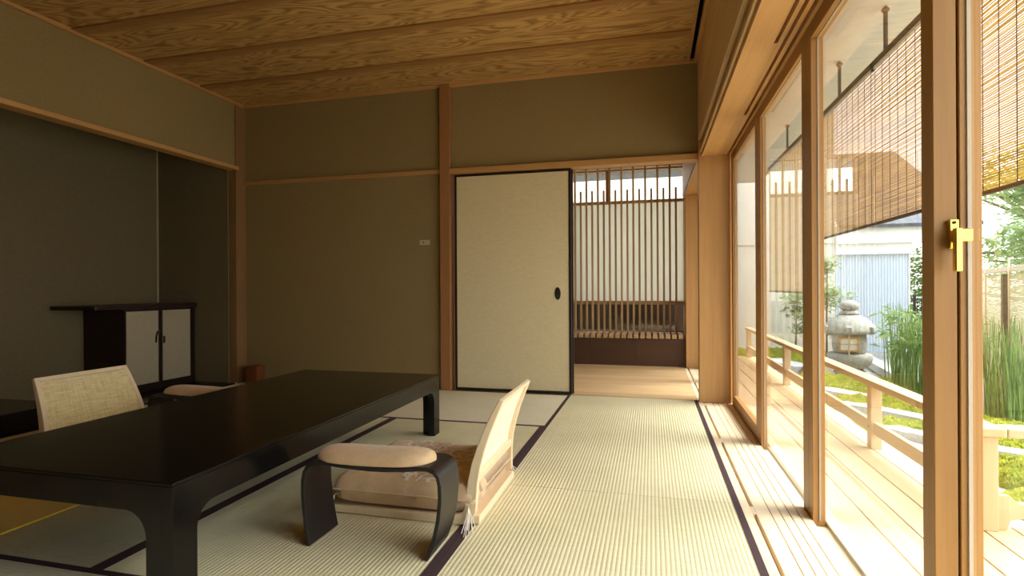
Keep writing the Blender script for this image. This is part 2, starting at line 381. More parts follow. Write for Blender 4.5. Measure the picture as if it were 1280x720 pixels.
# header above the windows
hd = sroot('wall_right', 'cypress header box above the window row', 'wall')
obj('header_board', B(.341, .3625, YN, 4.255, 1.93, 2.229), wood('header_cypress', (.84, .60, .34), (.70, .46, .23), 'Y', .5, .7), hd, .002)
obj('header_board', B(.341, .3625, YN, 4.255, 2.231, ZC+.03), wood('header_cypress', (.84, .60, .34), (.70, .46, .23), 'Y', .5, .7), hd, .002)
obj('header_core', B(.3625, .60, YN, YE+.4, 1.836, 2.64), wood('header_core_wood', (.42, .24, .10), (.32, .17, .06), 'Y', .5, .6), hd)
obj('header_ledge', B(.350, .3625, YN, 4.255, 1.838, 1.862), wood('header_cypress', (.84, .60, .34), (.70, .46, .23), 'Y', .5, .7), hd, .003)
obj('header_board', B(.345, .362, 4.43, YE+.4, 1.86, 2.3), hin('Y'), hd, .002)
for x0, x1 in ((.363, .474), (.488, .506), (.520, .538), (.552, .572)):
    obj('soffit_board', B(x0, x1, YN, 4.255, 1.81, 1.834), hin('Y'), hd, .0015)
obj('soffit_board', B(.474, .488, 2.36, 4.255, 1.8105, 1.833), hin('Y'), hd)
obj('soffit_board', B(.506, .520, 3.30, 4.255, 1.8105, 1.833), hin('Y'), hd)
obj('soffit_board', B(.345, .572, 4.36, YE+.4, 1.81, 1.834), hin('Y'), hd)

# ------------------------------------------------------------------ window sashes
XS = .566
def sashw(ax): return wood('sash_cypress', (.42, .22, .062), (.32, .15, .038), ax, .5, .7)
def sash(n, y0, y1, x0=XS, th=.030, stile=.07, bottom=0, label='', top0=1.752, handle=False):
    r = sroot('window_%d' % n, label, 'window', (x0+th/2, y0, 0))
    x1 = x0+th; xg = x0+th*(.55 if n != 4 else .40); gw = .0022 if n != 4 else .0035
    for a, b in ((y0, y0+stile), (y1-stile, y1)):
        obj('stile', B(x0, x1, a, b, -.02, 1.84), sashw('Z'), r, .002)
    obj('top_rail', B(x0, x1, y0+stile, y1-stile, top0, 1.84), sashw('Y'), r, .002)
    if bottom: obj('bottom_rail', B(x0, x1, y0+stile, y1-stile, -.02, bottom), sashw('Y'), r, .002)
    obj('glass_pane', B(xg-.002, xg+.002, y0+stile-.004, y1-stile+.004, -.02 if not bottom else bottom-.005, top0+.004), M_glass, r)
    g = MB()
    for a in (y0+stile, y1-stile-.003): g.box(xg-gw, xg+gw, a-.0006, a+.0036, 0, top0)
    g.box(xg-gw, xg+gw, y0+stile, y1-stile, top0-.003, top0+.0006)
    obj('gasket', g, M_white, r)
    return r
sash(1, 3.245, 4.25, bottom=.073, label='tall glass door farthest along the window row, with a low bottom rail')
sash(2, 2.257, 3.245, stile=.075, label='tall clear glass door, second from the end panel')
w3 = sash(3, 1.315, 2.257, th=.042, stile=.052, label='tall clear glass door bearing the brass lever latch on its edge')
w4 = sash(4, .10, 1.372, x0=.613, th=.040, stile=.056, label='nearest glass door in the outer track, with a bamboo blind behind it')
obj('lower_plaster', B(.566, .66, YN, .095, 0, 1.826), M_wall, hd)  # unseen solid wall, added to keep light off the left wall and table
obj('gap_shade_strip', B(.6085, .6125, 1.322, 1.340, 0, 1.81), M_void, w4)  # dark strip filling the gap between sashes, standing in for its shade
# lever latch on the edge of window_3
lt = obj('latch_plate', B(.589, .606, 1.302, 1.316, .925, .985), M_brass, w3, .002)
obj('screw', MB().tube([(.597, 1.3025, .978), (.597, 1.2995, .978)], .003, 10), M_void, lt)
obj('lever', B(.588, .600, 1.276, 1.290, .878, .965), M_brass, lt, .002)
obj('spindle', MB().tube([(.594, 1.304, .955), (.594, 1.276, .955)], .008, 14), M_brass, lt, smooth=True)
obj('latch_arm', B(.598, .622, 1.285, 1.297, .938, .964), M_brass, lt, .002)
obj('latch_knob', MB().lathe([(.010, -.008), (.016, -.004), (.016, .004), (.010, .008)], n=20).tube([(0, 0, -.001), (0, 0, .001)], .004), M_brass, lt, smooth=True)
kn = lt.children[-1]; kn.location = Vector((.626, 1.290, .951))-wloc(lt); kn.rotation_euler = (0, math.radians(90), 0); kn.scale = (1, 1, .8)
for y0, y1 in ((YN, 6.4),):
    sill = sroot('window_sill', 'pale cypress outer sill below the glass doors', 'sill')
    obj('sill_board', B(.566, .612, y0, y1, -.06, -.022), pale('Y'), sill)
    obj('sill_board', B(.612, .655, y0, y1, -.06, -.003), pale('Y'), sill, .002)
# corridor windows beyond the end panel
w7 = sash(5, 4.36, 5.2, bottom=.073, label='glass door of the corridor beyond the end panel')
w8 = sash(6, 5.2, 6.03, bottom=.073, label='last glass door of the corridor beside the lattice')

# ------------------------------------------------------------------ sliding paper doors
def fusuma(name, x0, x1, y0, y1, label, pull=True):
    r = thing(name, label, 'sliding door', ((x0+x1)/2, y0, 0)); fr = .020; z1 = 1.797
    obj('paper_panel', B(x0+fr, x1-fr, y0+.005, y1-.004, .003+fr, z1-fr), M_fusuma, r)
    for a, b in ((x0, x0+fr), (x1-fr, x1)): obj('stile', B(a, b, y0, y1, .003, z1), M_frame, r, .002)
    obj('top_rail', B(x0+fr, x1-fr, y0, y1, z1-fr, z1), M_frame, r, .002); obj('bottom_rail', B(x0+fr, x1-fr, y0, y1, .003, .003+fr*1.1), M_frame, r, .002)
    if pull:
        mb = MB(); n = 24; cx, cz = -.7235, .803
        ring = [(cx+.024*math.cos(2*math.pi*k/n), cz+.051*math.sin(2*math.pi*k/n)) for k in range(n)]
        mb.prism(ring, y0+.001, y0+.0045, 'y'); p = obj('finger_pull', mb, M_frame, r)
        mb2 = MB(); ring2 = [(cx+.017*math.cos(2*math.pi*k/n), cz+.042*math.sin(2*math.pi*k/n)) for k in range(n)]
        mb2.prism(ring2, y0+.0002, y0+.0012, 'y'); obj('pull_cup', mb2, M_void, p)
    return r
fusuma('sliding_paper_door', -1.592, -.613, 4.330, 4.358, 'cream paper sliding door in a dark lacquer frame with an oval pull')
fusuma('sliding_paper_door', -1.60, -.604, 4.372, 4.398, 'second paper door stacked behind the cream one, only its dark edge showing', False)

# ------------------------------------------------------------------ corridor with lattice window
LC = lambda ax: wood('light_cypress', (.74, .52, .28), (.60, .38, .18), ax, .5, .7)
cf = sroot('floor_corridor', 'pale plank floor of the corridor beyond the paper door', 'floor')
yy = 4.347; i = 0
while yy < 6.12:
    w = .148; obj('floor_board', B(-2.4, XR-.001, yy, min(yy+w-.002, 6.14), -.04, -.001), LC('X'), cf, .001); yy += w
struct('wall_corridor_back', B(-2.4, -.93, 6.50, 6.6, 0, 2.5).box(-.93, .60, 6.50, 6.6, 2.20, 2.5), M_wall, label='plaster wall of the corridor around the lattice window', cat='wall')
struct('wall_corridor_left', B(-2.5, -2.4, 4.42, 6.6, 0, 2.5), M_wall, label='corridor wall hidden behind the paper door', cat='wall')
struct('ceiling_corridor', B(-2.5, .40, 4.42, 6.6, 2.30, 2.36), M_ceil, label='corridor ceiling above the bench', cat='ceiling')
struct('pillar_3', B(.352, .560, 6.03, 6.48, 0, 2.3), hin('Z'), .003, 'cypress panel at the right end of the lattice bench', 'pillar')
M_benchp = wood('walnut_panel', (.085, .040, .020), (.058, .026, .013), 'X', .4, .6)
bench = thing('slatted_bench', 'low corridor bench with pale cross slats on a dark panelled base', 'bench', (-.5, 6.1, 0))
bx = [-.93-1.17, -1.175, -.664, -.156, .381-.0]
for a, b in zip(bx[:-1], bx[1:]): obj('base_panel', B(a+.0015, b-.0015, 6.10, 6.125, .004, .292), M_benchp, bench, .001)
obj('base_side', B(.34, .3515, 6.125, 6.40, .004, .292), M_cab, bench)
obj('slat_bearer', B(-2.1, .345, 6.15, 6.19, .27, .300), latt('X'), bench); obj('slat_bearer', B(-2.1, .345, 6.34, 6.38, .27, .300), latt('X'), bench)
P0 = (.269+.852)/17     # pitch of slats and lattice bars
sm = None
for k in range(-3, 20):
    x = -.852+P0*k-.002
    if x > .38: break
    if sm is None:
        mbx = B(-.024, .024, 6.055, 6.415, .300, .345); sm = obj('bench_slat', mbx, latt('Y'), bench, .002, loc=(0, 6.1, 0)); sm.location.x = x+.5+.034
    else: inst(sm, (x+.5+.034, sm.location.y, sm.location.z), bench)
lat = thing('lattice_screen', 'tall vertical timber lattice standing behind the corridor bench', 'lattice', (-.3, 6.35, .345))
obj('lattice_rail', B(-1.05, .352, 6.364, 6.378, 1.805, 1.835), latt('X'), lat, .001)
obj('lattice_rail', B(-1.05, .352, 6.364, 6.378, .655, .683), latt('X'), lat, .001)
tall = short = None
for k in range(-3, 18):
    x = -.852+P0*k
    if k % 2 == 0:
        if tall is None: tall = obj('lattice_bar', B(-.011, .011, 6.338, 6.364, .345, 2.215), latt('Z'), lat, .001, loc=(0, 6.35, .345))
        o = tall if tall.get('u') is None else inst(tall, None, lat); tall['u'] = 1; o.location = (x+.3, 0, 0)
    else:
        if short is None: short = obj('lattice_bar', B(-.011, .011, 6.338, 6.364, .345, 1.957), latt('Z'), lat, .001, loc=(0, 6.35, .345))
        o = short if short.get('u') is None else inst(short, None, lat); short['u'] = 1; o.location = (x+.3, 0, 0)
w9 = sroot('window_7', 'corridor window with frosted lower glass and clear upper panes behind the lattice', 'window', (-.3, 6.46, 0))
obj('frosted_pane', B(-.93, .36, 6.452, 6.456, .69, 1.815), M_frost, w9)
obj('clear_pane', B(-.93, .36, 6.452, 6.456, 1.84, 2.19), M_glass, w9)
obj('clear_pane', B(-.93, .36, 6.452, 6.456, .345, .66), M_glass, w9)
for z0, z1 in ((.655, .692), (1.812, 1.842), (2.188, 2.21), (.33, .36)): obj('window_rail', B(-.93, .36, 6.43, 6.475, z0, z1), brownw('X'), w9)
obj('mullion', B(-.505, -.452, 6.42, 6.475, 1.842, 2.19), brownw('Z'), w9)
obj('window_head_box', B(-.93, .352, 6.36, 6.43, 2.205, 2.30), M_soffit, w9)

# light switch
sw = thing('wall_switch', 'small ivory switch plate on the plaster beside the brown post', 'switch', (-1.865, YB+.015, 1.24))
obj('cover_plate', B(-1.910, -1.816, YB+.007, YB+.0155, 1.219, 1.262), M_switch, sw, .002)
obj('rocker', B(-1.866, -1.826, YB+.004, YB+.008, 1.227, 1.254), M_switch, sw, .001)
obj('indicator_dot', MB().tube([(-1.874, YB+.008, 1.241), (-1.874, YB+.0055, 1.241)], .006, 12), M_void, sw)

# ------------------------------------------------------------------ alcove cabinet
cab = thing('alcove_cabinet', 'dark stained alcove cabinet with two white papered doors', 'cabinet', (-4.3, 3.87, .001))
XF = -4.10
obj('carcass', B(-4.52, XF-.012, 3.505, 4.206, .002, .692), M_cab, cab, .002)
obj('face_frame', B(XF-.012, XF, 3.505, 4.206, .002, .062).box(XF-.012, XF, 3.505, 4.206, .677, .692).box(XF-.012, XF, 3.505, 3.515, .062, .677).box(XF-.012, XF, 4.160, 4.206, .062, .677), M_frame, cab)
for nm, y0, y1, s in (('l', 3.516, 3.833, 1), ('r', 3.836, 4.159, -1)):
    d = obj('door', B(XF-.010, XF+.002, y0, y1, .063, .676), M_frame, cab, .001)
    a, b_ = (y0+.003, y1-.018) if s == 1 else (y0+.022, y1-.010)
    obj('paper_panel', B(XF+.0022, XF+.0045, a, b_, .066, .673), M_cabd, d)
    if s == 1: obj('hook_pull', MB().tube([(XF+.006, 3.79, .40), (XF+.012, 3.79, .46), (XF+.012, 3.80, .49), (XF+.010, 3.823, .50)], .007, 8), M_blackm, d, smooth=True)
    else: obj('keyhole_plate', B(XF+.0046, XF+.009, 3.862, 3.880, .39, .45), M_blackm, d)
tag(obj('alcove_shelf', B(-4.522, -4.075, 3.245, 4.209, .694, .726), M_cab, None, .003), 'long dark shelf board lying across the alcove cabinet', 'shelf')

# small red-brown box
rb = thing('wooden_bin', 'small red-brown wooden box in the back corner beyond the table', 'box', (-3.47, 4.24, 0))
for bb in ((-3.535, -3.42, 4.19, 4.198), (-3.535, -3.42, 4.292, 4.30), (-3.535, -3.527, 4.198, 4.292), (-3.428, -3.42, 4.198, 4.292)):
    obj('side_board', B(*bb, .002, .162), M_red, rb, .001)
obj('base_board', B(-3.527, -3.428, 4.198, 4.292, .002, .012), M_red, rb)

# ------------------------------------------------------------------ low lacquer table
TX0, TX1, TY0, TY1, TZ = -2.11, -1.21, 1.167, 3.02, .345
tb = thing('low_table', 'long low black lacquered table with rounded leg arches on tatami', 'table', ((TX0+TX1)/2, (TY0+TY1)/2, 0))
obj('tabletop', B(TX0, TX1, TY0, TY1, TZ-.010, TZ), M_black, tb, .003, seg=3)
def arch(l0, l1, leg0, leg1, zt, r, ztop):
    # apron board with two rounded openings' corners, down to z=0 at the legs
    p = [(l0, .001), (l0+leg0-.006, .001), (l0+leg0, .008)]
    p += [(x, z) for x, z in arc(l0+leg0+r, zt-r, r, 180, 90, 8)]
    p += [(x, z) for x, z in arc(l1-leg1-r, zt-r, r, 90, 0, 8)]
    p += [(l1-leg1, .008), (l1-leg1+.006, .001), (l1, .001), (l1, ztop), (l0, ztop)]
    return p
th = .035
obj('side_apron', MB().prism(arch(TY0, TY1, .080, .080, .258, .062, TZ-.010), TX1-th, TX1, 'x'), M_blacks, tb, .0012)
obj('side_apron', MB().prism(arch(TY0, TY1, .080, .080, .258, .062, TZ-.010), TX0, TX0+th, 'x'), M_blacks, tb, .0012)
obj('end_apron', MB().prism(arch(TX0+th, TX1-th, .053, .053, .262, .07, TZ-.010), TY0, TY0+th, 'y'), M_blacks, tb, .0012)
obj('end_apron', MB().prism(arch(TX0+th, TX1-th, .053, .053, .262, .07, TZ-.010), TY1-th, TY1, 'y'), M_blacks, tb, .0012)

# ------------------------------------------------------------------ legless chair, cushion and arm rest (right side), then copies on the far side
def rattan():
    m, t, b = new_mat('rattan_weave'); tcn = N(t, 'ShaderNodeTexCoord')
    ws = []
    for d in ('Y', 'Z'):
        w = N(t, 'ShaderNodeTexWave', wave_type='BANDS', bands_direction=d); w.inputs['Scale'].default_value = 75; w.inputs['Distortion'].default_value = .6
        t.links.new(tcn.outputs['Object'], w.inputs[0]); ws.append(w)
    mp = N(t, 'ShaderNodeMapping'); mp.inputs['Scale'].default_value = (1, 6, 60); t.links.new(tcn.outputs['Object'], mp.inputs[0])
    mp2 = N(t, 'ShaderNodeMapping'); mp2.inputs['Scale'].default_value = (1, 60, 6); t.links.new(tcn.outputs['Object'], mp2.inputs[0])
    n1 = noise_n(t, mp.outputs[0], 2, 4, .7); n2 = noise_n(t, mp2.outputs[0], 2, 4, .7)
    a = N(t, 'ShaderNodeMath', operation='ADD'); t.links.new(ws[0].outputs['Fac'], a.inputs[0]); t.links.new(ws[1].outputs['Fac'], a.inputs[1])
    q = N(t, 'ShaderNodeMath', operation='ADD'); t.links.new(n1, q.inputs[0]); t.links.new(n2, q.inputs[1])
    q2 = N(t, 'ShaderNodeMath', operation='MULTIPLY_ADD'); q2.inputs[1].default_value = .22; t.links.new(a.outputs[0], q2.inputs[0]); t.links.new(q.outputs[0], q2.inputs[2])
    s = N(t, 'ShaderNodeMath', operation='MULTIPLY'); s.inputs[1].default_value = .7; t.links.new(q2.outputs[0], s.inputs[0])
    t.links.new(ramp(t, s.outputs[0], [(.55, (.50, .39, .15)), (.85, (.78, .65, .33)), (1.0, (.88, .77, .46))]), b.inputs['Base Color'])
    b.inputs['Roughness'].default_value = .75; bump(t, b, a.outputs[0], .3, .001); return m
M_rattan = rattan()
M_back = mottled('overexposed_rattan', (.82, .76, .62), (.88, .83, .70), 120, .85, .15)  # back of the rattan, its overexposed light put into a near-white colour
def chairw(ax): return wood('pale_maple', (.86, .71, .49), (.78, .60, .38), ax, .45, .6, vary=.02)
def fabric(name, a, c, sc=35):
    m, t, b = new_mat(name); v = coords(t, (1, 1, 1), False); f = noise_n(t, v, sc, 5, .7)
    t.links.new(ramp(t, f, [(.3, a), (.7, c)]), b.inputs['Base Color']); b.inputs['Roughness'].default_value = .9
    b.inputs['Sheen Weight'].default_value = .3; bump(t, b, noise_n(t, v, 400, 2, .6), .25, .001); return m
M_velvet = fabric('peach_velvet', (.60, .41, .22), (.72, .52, .31), 25)
M_linen = fabric('tan_linen', (.66, .46, .25), (.78, .58, .36), 18)
M_stitch = fabric('cream_embroidery', (.88, .82, .72), (.92, .87, .78), 60)
M_ochre = fabric('ochre_cloth', (.84, .64, .045), (.90, .70, .055), 60)

CH = Vector((-.60, 2.13, 0)); HW0, HW1 = .276, .228       # rear foot of the backrest; half widths at foot and top
chair = thing('legless_chair', 'pale legless floor chair seen from behind, near side of the table', 'chair', tuple(CH), 'legless chairs at the low table')
prof = [(-.615, .016, .026), (-.40, .016, .028), (-.20, .016, .030), (-.10, .018, .034), (-.052, .026, .046), (-.031, .055, .046), (-.029, .10, .042), (-.025, .15, .039), (-.015, .21, .036), (.002, .27, .032), (.025, .335, .028), (.051, .395, .024), (.076, .447, .018)]
def hw(z): return HW0+(HW1-HW0)*max(0, min(1, z/.445))
W_ = .022
for sgn in (-1, 1):
    a0 = [CH.y+sgn*hw(z)-(W_ if sgn > 0 else 0) for x, z, t_ in prof]; a1 = [q+W_ for q in a0]
    obj('side_frame', MB().ribbon([(CH.x+x, z) for x, z, t_ in prof], [t_ for _, _, t_ in prof], a0, a1), chairw('Z'), chair, .004)
def cross(path, th_, inset=0): # a cross member of the backrest lying along path (x,z)
    z = path[0][1]; h = hw(z)-W_+.002
    return MB().ribbon([(CH.x+x, zz) for x, zz in path], th_, [CH.y-hw(zz)+W_-.002 for x, zz in path], [CH.y+hw(zz)-W_+.002 for x, zz in path])
def onp(z): # centre line x at height z
    for (x0, z0, _), (x1, z1, _) in zip(prof[4:], prof[5:]):
        if z0 <= z <= z1: return x0+(x1-x0)*(z-z0)/(z1-z0)
    return prof[-1][0]
def seg(z0, z1, n=5, dx=0): return [(onp(z0+(z1-z0)*i/n)+dx, z0+(z1-z0)*i/n) for i in range(n+1)]
obj('top_rail', cross(seg(.428, .447), .016), chairw('Y'), chair, .003)
obj('middle_rail', cross(seg(.146, .178, 5, .006), .020), chairw('Y'), chair, .003)
obj('bottom_rail', cross([(-.03, .003), (-.03, .034)], .060), chairw('Y'), chair, .003)
obj('seat_board', B(CH.x-.60, CH.x-.055, CH.y-HW0+W_, CH.y+HW0-W_, .012, .022), chairw('X'), chair)
pf = cross(seg(.177, .428, 8, -.009), .004); obj('rattan_panel', pf, M_rattan, chair)
obj('back_panel', cross(seg(.177, .428, 8, -.004), .004), M_back, chair)
obj('inner_bead', cross(seg(.405, .410, 1, -.0125), .003), chairw('Y'), chair)

def cushion(cx, cy, z0, lx, ly, h, mat_, wr=.006, seed=0, corner=.0):
    n = 34; mb = MB(); vs = []; fs = []
    def prof_(a): return max(0, 1-abs(a)**7)**.5
    for side in (1, -1):
        for i in range(n+1):
            for j in range(n+1):
                u, v = i/n*2-1, j/n*2-1
                k = prof_(u)*prof_(v)
                wx = 1+.035*(abs(u*v)**2); x = cx+u*lx/2*wx; y = cy+v*ly/2*wx
                nz = noise.noise(Vector((x*9+seed, y*9, side*3)))*wr*(.4+.6*k)+noise.noise(Vector((x*30+seed, y*14, side*7)))*wr*.45
                z = z0+h/2+side*(h/2)*(k**.45)*(1 if side > 0 else .96)+nz*(1 if side > 0 else .2)+.006*abs(u*v)**3
                vs.append((x, y, max(z, z0)))
    m = (n+1)**2
    for s in (0, 1):
        for i in range(n):
            for j in range(n):
                q = [s*m+i*(n+1)+j, s*m+(i+1)*(n+1)+j, s*m+(i+1)*(n+1)+j+1, s*m+i*(n+1)+j+1]
                fs.append(tuple(q if s == 0 else q[::-1]))
    ring = [i*(n+1) for i in range(n+1)]+[n*(n+1)+j for j in range(1, n+1)]+[i*(n+1)+n for i in range(n-1, -1, -1)]+[j for j in range(n-1, 0, -1)]
    for a, b_ in zip(ring, ring[1:]+ring[:1]): fs.append((a, b_, b_+m, a+m))
    mb.add(vs, fs)
    def top(x, y):
        u, v = (x-cx)/(lx/2), (y-cy)/(ly/2); i = int(max(0, min(n-1, (u+1)/2*n))); j = int(max(0, min(n-1, (v+1)/2*n)))
        return max(vs[a][2] for a in (i*(n+1)+j, (i+1)*(n+1)+j, i*(n+1)+j+1, (i+1)*(n+1)+j+1))
    return mb, top, [vs[a] for a in ring]
def make_zabuton(cx, cy, z0, name, label, group):
    r = thing(name, label, 'cushion', (cx, cy, z0), group)
    mb, top, ring = cushion(cx, cy, z0, .555, .53, .126, M_linen)
    obj('cover', mb, M_linen, r, smooth=True)
    obj('piping', MB().tube([(x, y, z+.0) for x, y, z in ring+ring[:1]], .0035, 6), M_linen, r, smooth=True)
    def flat(e, pts, w):
        for (x0, y0), (x1, y1) in zip(pts, pts[1:]):
            if not all(abs(a-cx) < .243 and abs(b-cy) < .258 for a, b in ((x0, y0), (x1, y1))): continue
            d = Vector((x1-x0, y1-y0))
            if d.length < 1e-6: continue
            p = Vector((-d.y, d.x)).normalized()*w/2; q_ = d.normalized()*w*.25
            q = [(x0+p.x-q_.x, y0+p.y-q_.y), (x0-p.x-q_.x, y0-p.y-q_.y), (x1-p.x+q_.x, y1-p.y+q_.y), (x1+p.x+q_.x, y1+p.y+q_.y)]
            e.add([(a_, b_, top(a_, b_)+.0016) for a_, b_ in q], [(0, 1, 2, 3)])
    for sx, sy, R0 in ((.085, -.175, .085), (.17, .06, .075), (-.06, .16, .08)):
        e = MB(); ox, oy = cx+sx, cy+sy
        for k in range(5):       # lobed petals with spiky outlines around a centre
            a0 = 2*math.pi*k/5+.5; px, py = ox+math.cos(a0)*R0*.8, oy+math.sin(a0)*R0*.8
            lobe = [(px+math.cos(a0+t)*R0*.52, py+math.sin(a0+t)*R0*.52) for t in [(-2.1+.42*i) for i in range(11)]]
            flat(e, lobe, .014)
            for i in range(0, 11, 2):
                t = a0-2.1+.42*i; flat(e, [(px+math.cos(t)*R0*.52, py+math.sin(t)*R0*.52), (px+math.cos(t)*R0*.82, py+math.sin(t)*R0*.82)], .009)
            flat(e, [(ox, oy), (ox+math.cos(a0)*R0*.6, oy+math.sin(a0)*R0*.6), (px+math.cos(a0+.3)*R0*.2, py+math.sin(a0+.3)*R0*.2)], .008)
        obj('embroidery', e, M_stitch, r, kind='stuff')
    for sx, sy in ((1, -1), (1, 1), (-1, -1), (-1, 1)):
        t_ = MB(); bx_, by_ = cx+sx*.258, cy+sy*.268
        for k in range(12):
            ex, ey = bx_+sx*random.uniform(.0, .045), by_+sy*random.uniform(.03, .11)
            t_.tube([(bx_-sx*.01, by_-sy*.01, z0+.050), (bx_+sx*.008, by_+sy*.012, z0+.048), (bx_+(ex-bx_)*.5+sx*.004, by_+(ey-by_)*.45, z0+.012), (ex, ey, .0035)], .0013, 4)
        obj('tassel', t_, M_stitch, r)
    return r
zab = make_zabuton(-.900, 2.130, .0235, 'floor_cushion', 'tan linen cushion with cream embroidery on the floor chair nearest the windows', 'cushions on the legless chairs')

KC = Vector((-.865, 1.668, 0))
arm = thing('arm_rest', 'black bentwood arm rest with peach pad in front of the near floor chair', 'arm rest', tuple(KC), 'bentwood arm rests')
kp = [(-1.100, .002), (-1.110, .05), (-1.118, .11), (-1.124, .17), (-1.124, .215), (-1.118, .243), (-1.105, .264), (-1.085, .276), (-1.055, .279), (-1.0, .275), (-.94, .2715), (-.88, .270), (-.82, .272), (-.76, .277), (-.71, .283), (-.682, .284), (-.660, .277), (-.646, .261), (-.640, .235), (-.639, .19), (-.645, .13), (-.658, .07), (-.680, .012), (-.686, .002)]
fl = [max(0, 1-z/.20) for x, z in kp]
obj('bent_frame', MB().ribbon(kp, .013, [1.592-.004*q for q in fl], [1.752+.006*q for q in fl]), M_blackm, arm, .002)
# kidney shaped pad lying in the sag of the frame
nu, nv = 30, 14; vs, fs = [], []
for i in range(nu+1):
    u = i/nu*2-1; x = -.892+u*.212
    sag = .2815+.004*u+.006*u*u
    halfw = .079*max(0, 1-abs(u)**6)**.5; yc = 1.668-.008*(1-u*u)
    for j in range(nv):
        a = 2*math.pi*j/nv; cy_, sz = math.cos(a), math.sin(a)
        f_ = max(0, 1-abs(u)**4)**.4
        vs.append((x, yc+halfw*cy_*(1 if cy_ < 0 else 1-.10*(1-u*u)), sag+(.044*f_*max(0, sz)**.8 if sz > 0 else -.0005)))
for i in range(nu):
    for j in range(nv): fs.append((i*nv+j, i*nv+(j+1) % nv, (i+1)*nv+(j+1) % nv, (i+1)*nv+j))
fs += [tuple(range(nv-1, -1, -1)), tuple(nu*nv+j for j in range(nv))]
obj('pad', MB().add(vs, fs), M_velvet, arm, smooth=True, subd=1)

# copies on the far side of the table, turned to face it
ch2 = copy_tree(chair); ch2.rotation_euler = (0, 0, math.pi); ch2.location = (-2.66, 2.115, 0); ch2['label'] = 'pale floor chair across the table, its woven rattan front towards the viewer'
z2 = copy_tree(zab); z2.rotation_euler = (0, 0, math.pi); z2.location = (-2.360, 2.115, .0235); z2['label'] = 'tan cushion hidden behind the table on the far floor chair'
a2 = copy_tree(arm); a2.rotation_euler = (0, 0, math.pi); a2.location = (-2.405, 2.47, 0); a2['label'] = 'black arm rest across the table, only its peach pad showing past the edge'
oc = thing('ochre_cushion', 'flat ochre floor cushion seen under the near end of the table', 'cushion', (-2.5, 1.35, 0))
obj('cover', B(-2.75, -2.19, .98, 1.72, .0015, .009), M_ochre, oc, .002, seg=1)

# ------------------------------------------------------------------ veranda deck, railing, eave
deck = sroot('veranda_deck', 'pale cedar veranda deck outside the glass doors', 'deck')
ex = [.662, .808, .934, 1.060, 1.180, 1.292]
for a, b in zip(ex[:-1], ex[1:]):
    for y0, y1 in ((YN, 2.331), (2.334, 7.6)): obj('deck_board', B(a+.003, b-.003, y0, y1, -.085, -.05), deckw('Y'), deck, .002)
for k in range(7):
    a = 1.292+.125*k; obj('deck_board', B(a+.003, a+.122, YN, 2.44, -.085, -.05), deckw('Y'), deck, .002)
obj('deck_bearer', B(.66, 1.29, YN, 7.6, -.16, -.087), deckw('Y'), deck); obj('deck_bearer', B(1.29, 2.17, YN, 2.44, -.16, -.087), deckw('Y'), deck)
for px, py in ((1.25, 6.9), (1.25, 4.9), (1.25, 2.9), (2.1, 2.3), (2.1, 0), (1.25, 0)): obj('deck_post', B(px-.05, px+.05, py-.05, py+.05, -.46, -.16), M_bark, deck)
rail = thing('veranda_railing', 'low pale cedar railing along the veranda edge with a corner', 'railing', (1.2, 2.4, -.05))
RX = 1.205
for y in (2.405, 3.45, 4.49, 5.49, 6.5, 7.5):
    p = obj('post', B(RX-.035, RX+.02, y-.03, y+.03, -.05, .295), deckw('Z'), rail, .003)
    obj('peg', MB().tube([(RX-.036, y, .07), (RX-.043, y, .07)], .008, 8), deckw('X'), p)
obj('handrail', B(RX-.042, RX+.042, 2.363, 7.6, .296, .330), deckw('Y'), rail, .006)
obj('handrail', B(RX+.042, 2.2, 2.363, 2.447, .296, .330), deckw('X'), rail, .006)
obj('post', B(2.12, 2.175, 2.38, 2.435, -.05, .295), deckw('Z'), rail, .003)
for y0, y1 in ((2.435, 3.42), (3.48, 4.46), (4.52, 5.46), (5.52, 6.47), (6.53, 7.47)):
    obj('bottom_board', B(RX-.020, RX+.005, y0, y1, .03, .098), deckw('Y'), rail, .002)
nb = [(RX+.02, -.05), (RX+.055, -.05), (RX+.068, -.012), (RX+.10, -.004), (2.0, -.004), (2.05, -.012), (2.065, -.05), (2.12, -.05), (2.12, .078), (2.06, .078), (2.045, .052), (RX+.095, .052), (RX+.075, .066), (RX+.065, .078), (RX+.02, .078)]
obj('notched_board', MB().prism(nb, 2.395, 2.42, 'y'), deckw('X'), rail, .002)
eave = sroot('eave_soffit', 'pale boarded eave soffit above the veranda', 'eave')
for k in range(14):
    y0 = -2.0+.82*k-.07; obj('soffit_panel', B(.60, 1.64, y0+.002, y0+.818, 2.502, 2.53), M_soffit, eave)
obj('eave_fascia', B(1.62, 1.65, -2, 9.4, 2.48, 2.70), hin('Y'), eave); obj('roof_slab', B(XL-1.2, 1.65, -2, 9.4, 2.66, 2.76), M_tile, eave)
struct('wall_outer_header', B(.585, .68, YN, 6.6, 1.842, 2.66), M_soffit, label='pale plaster band above the glass doors outside', cat='wall')

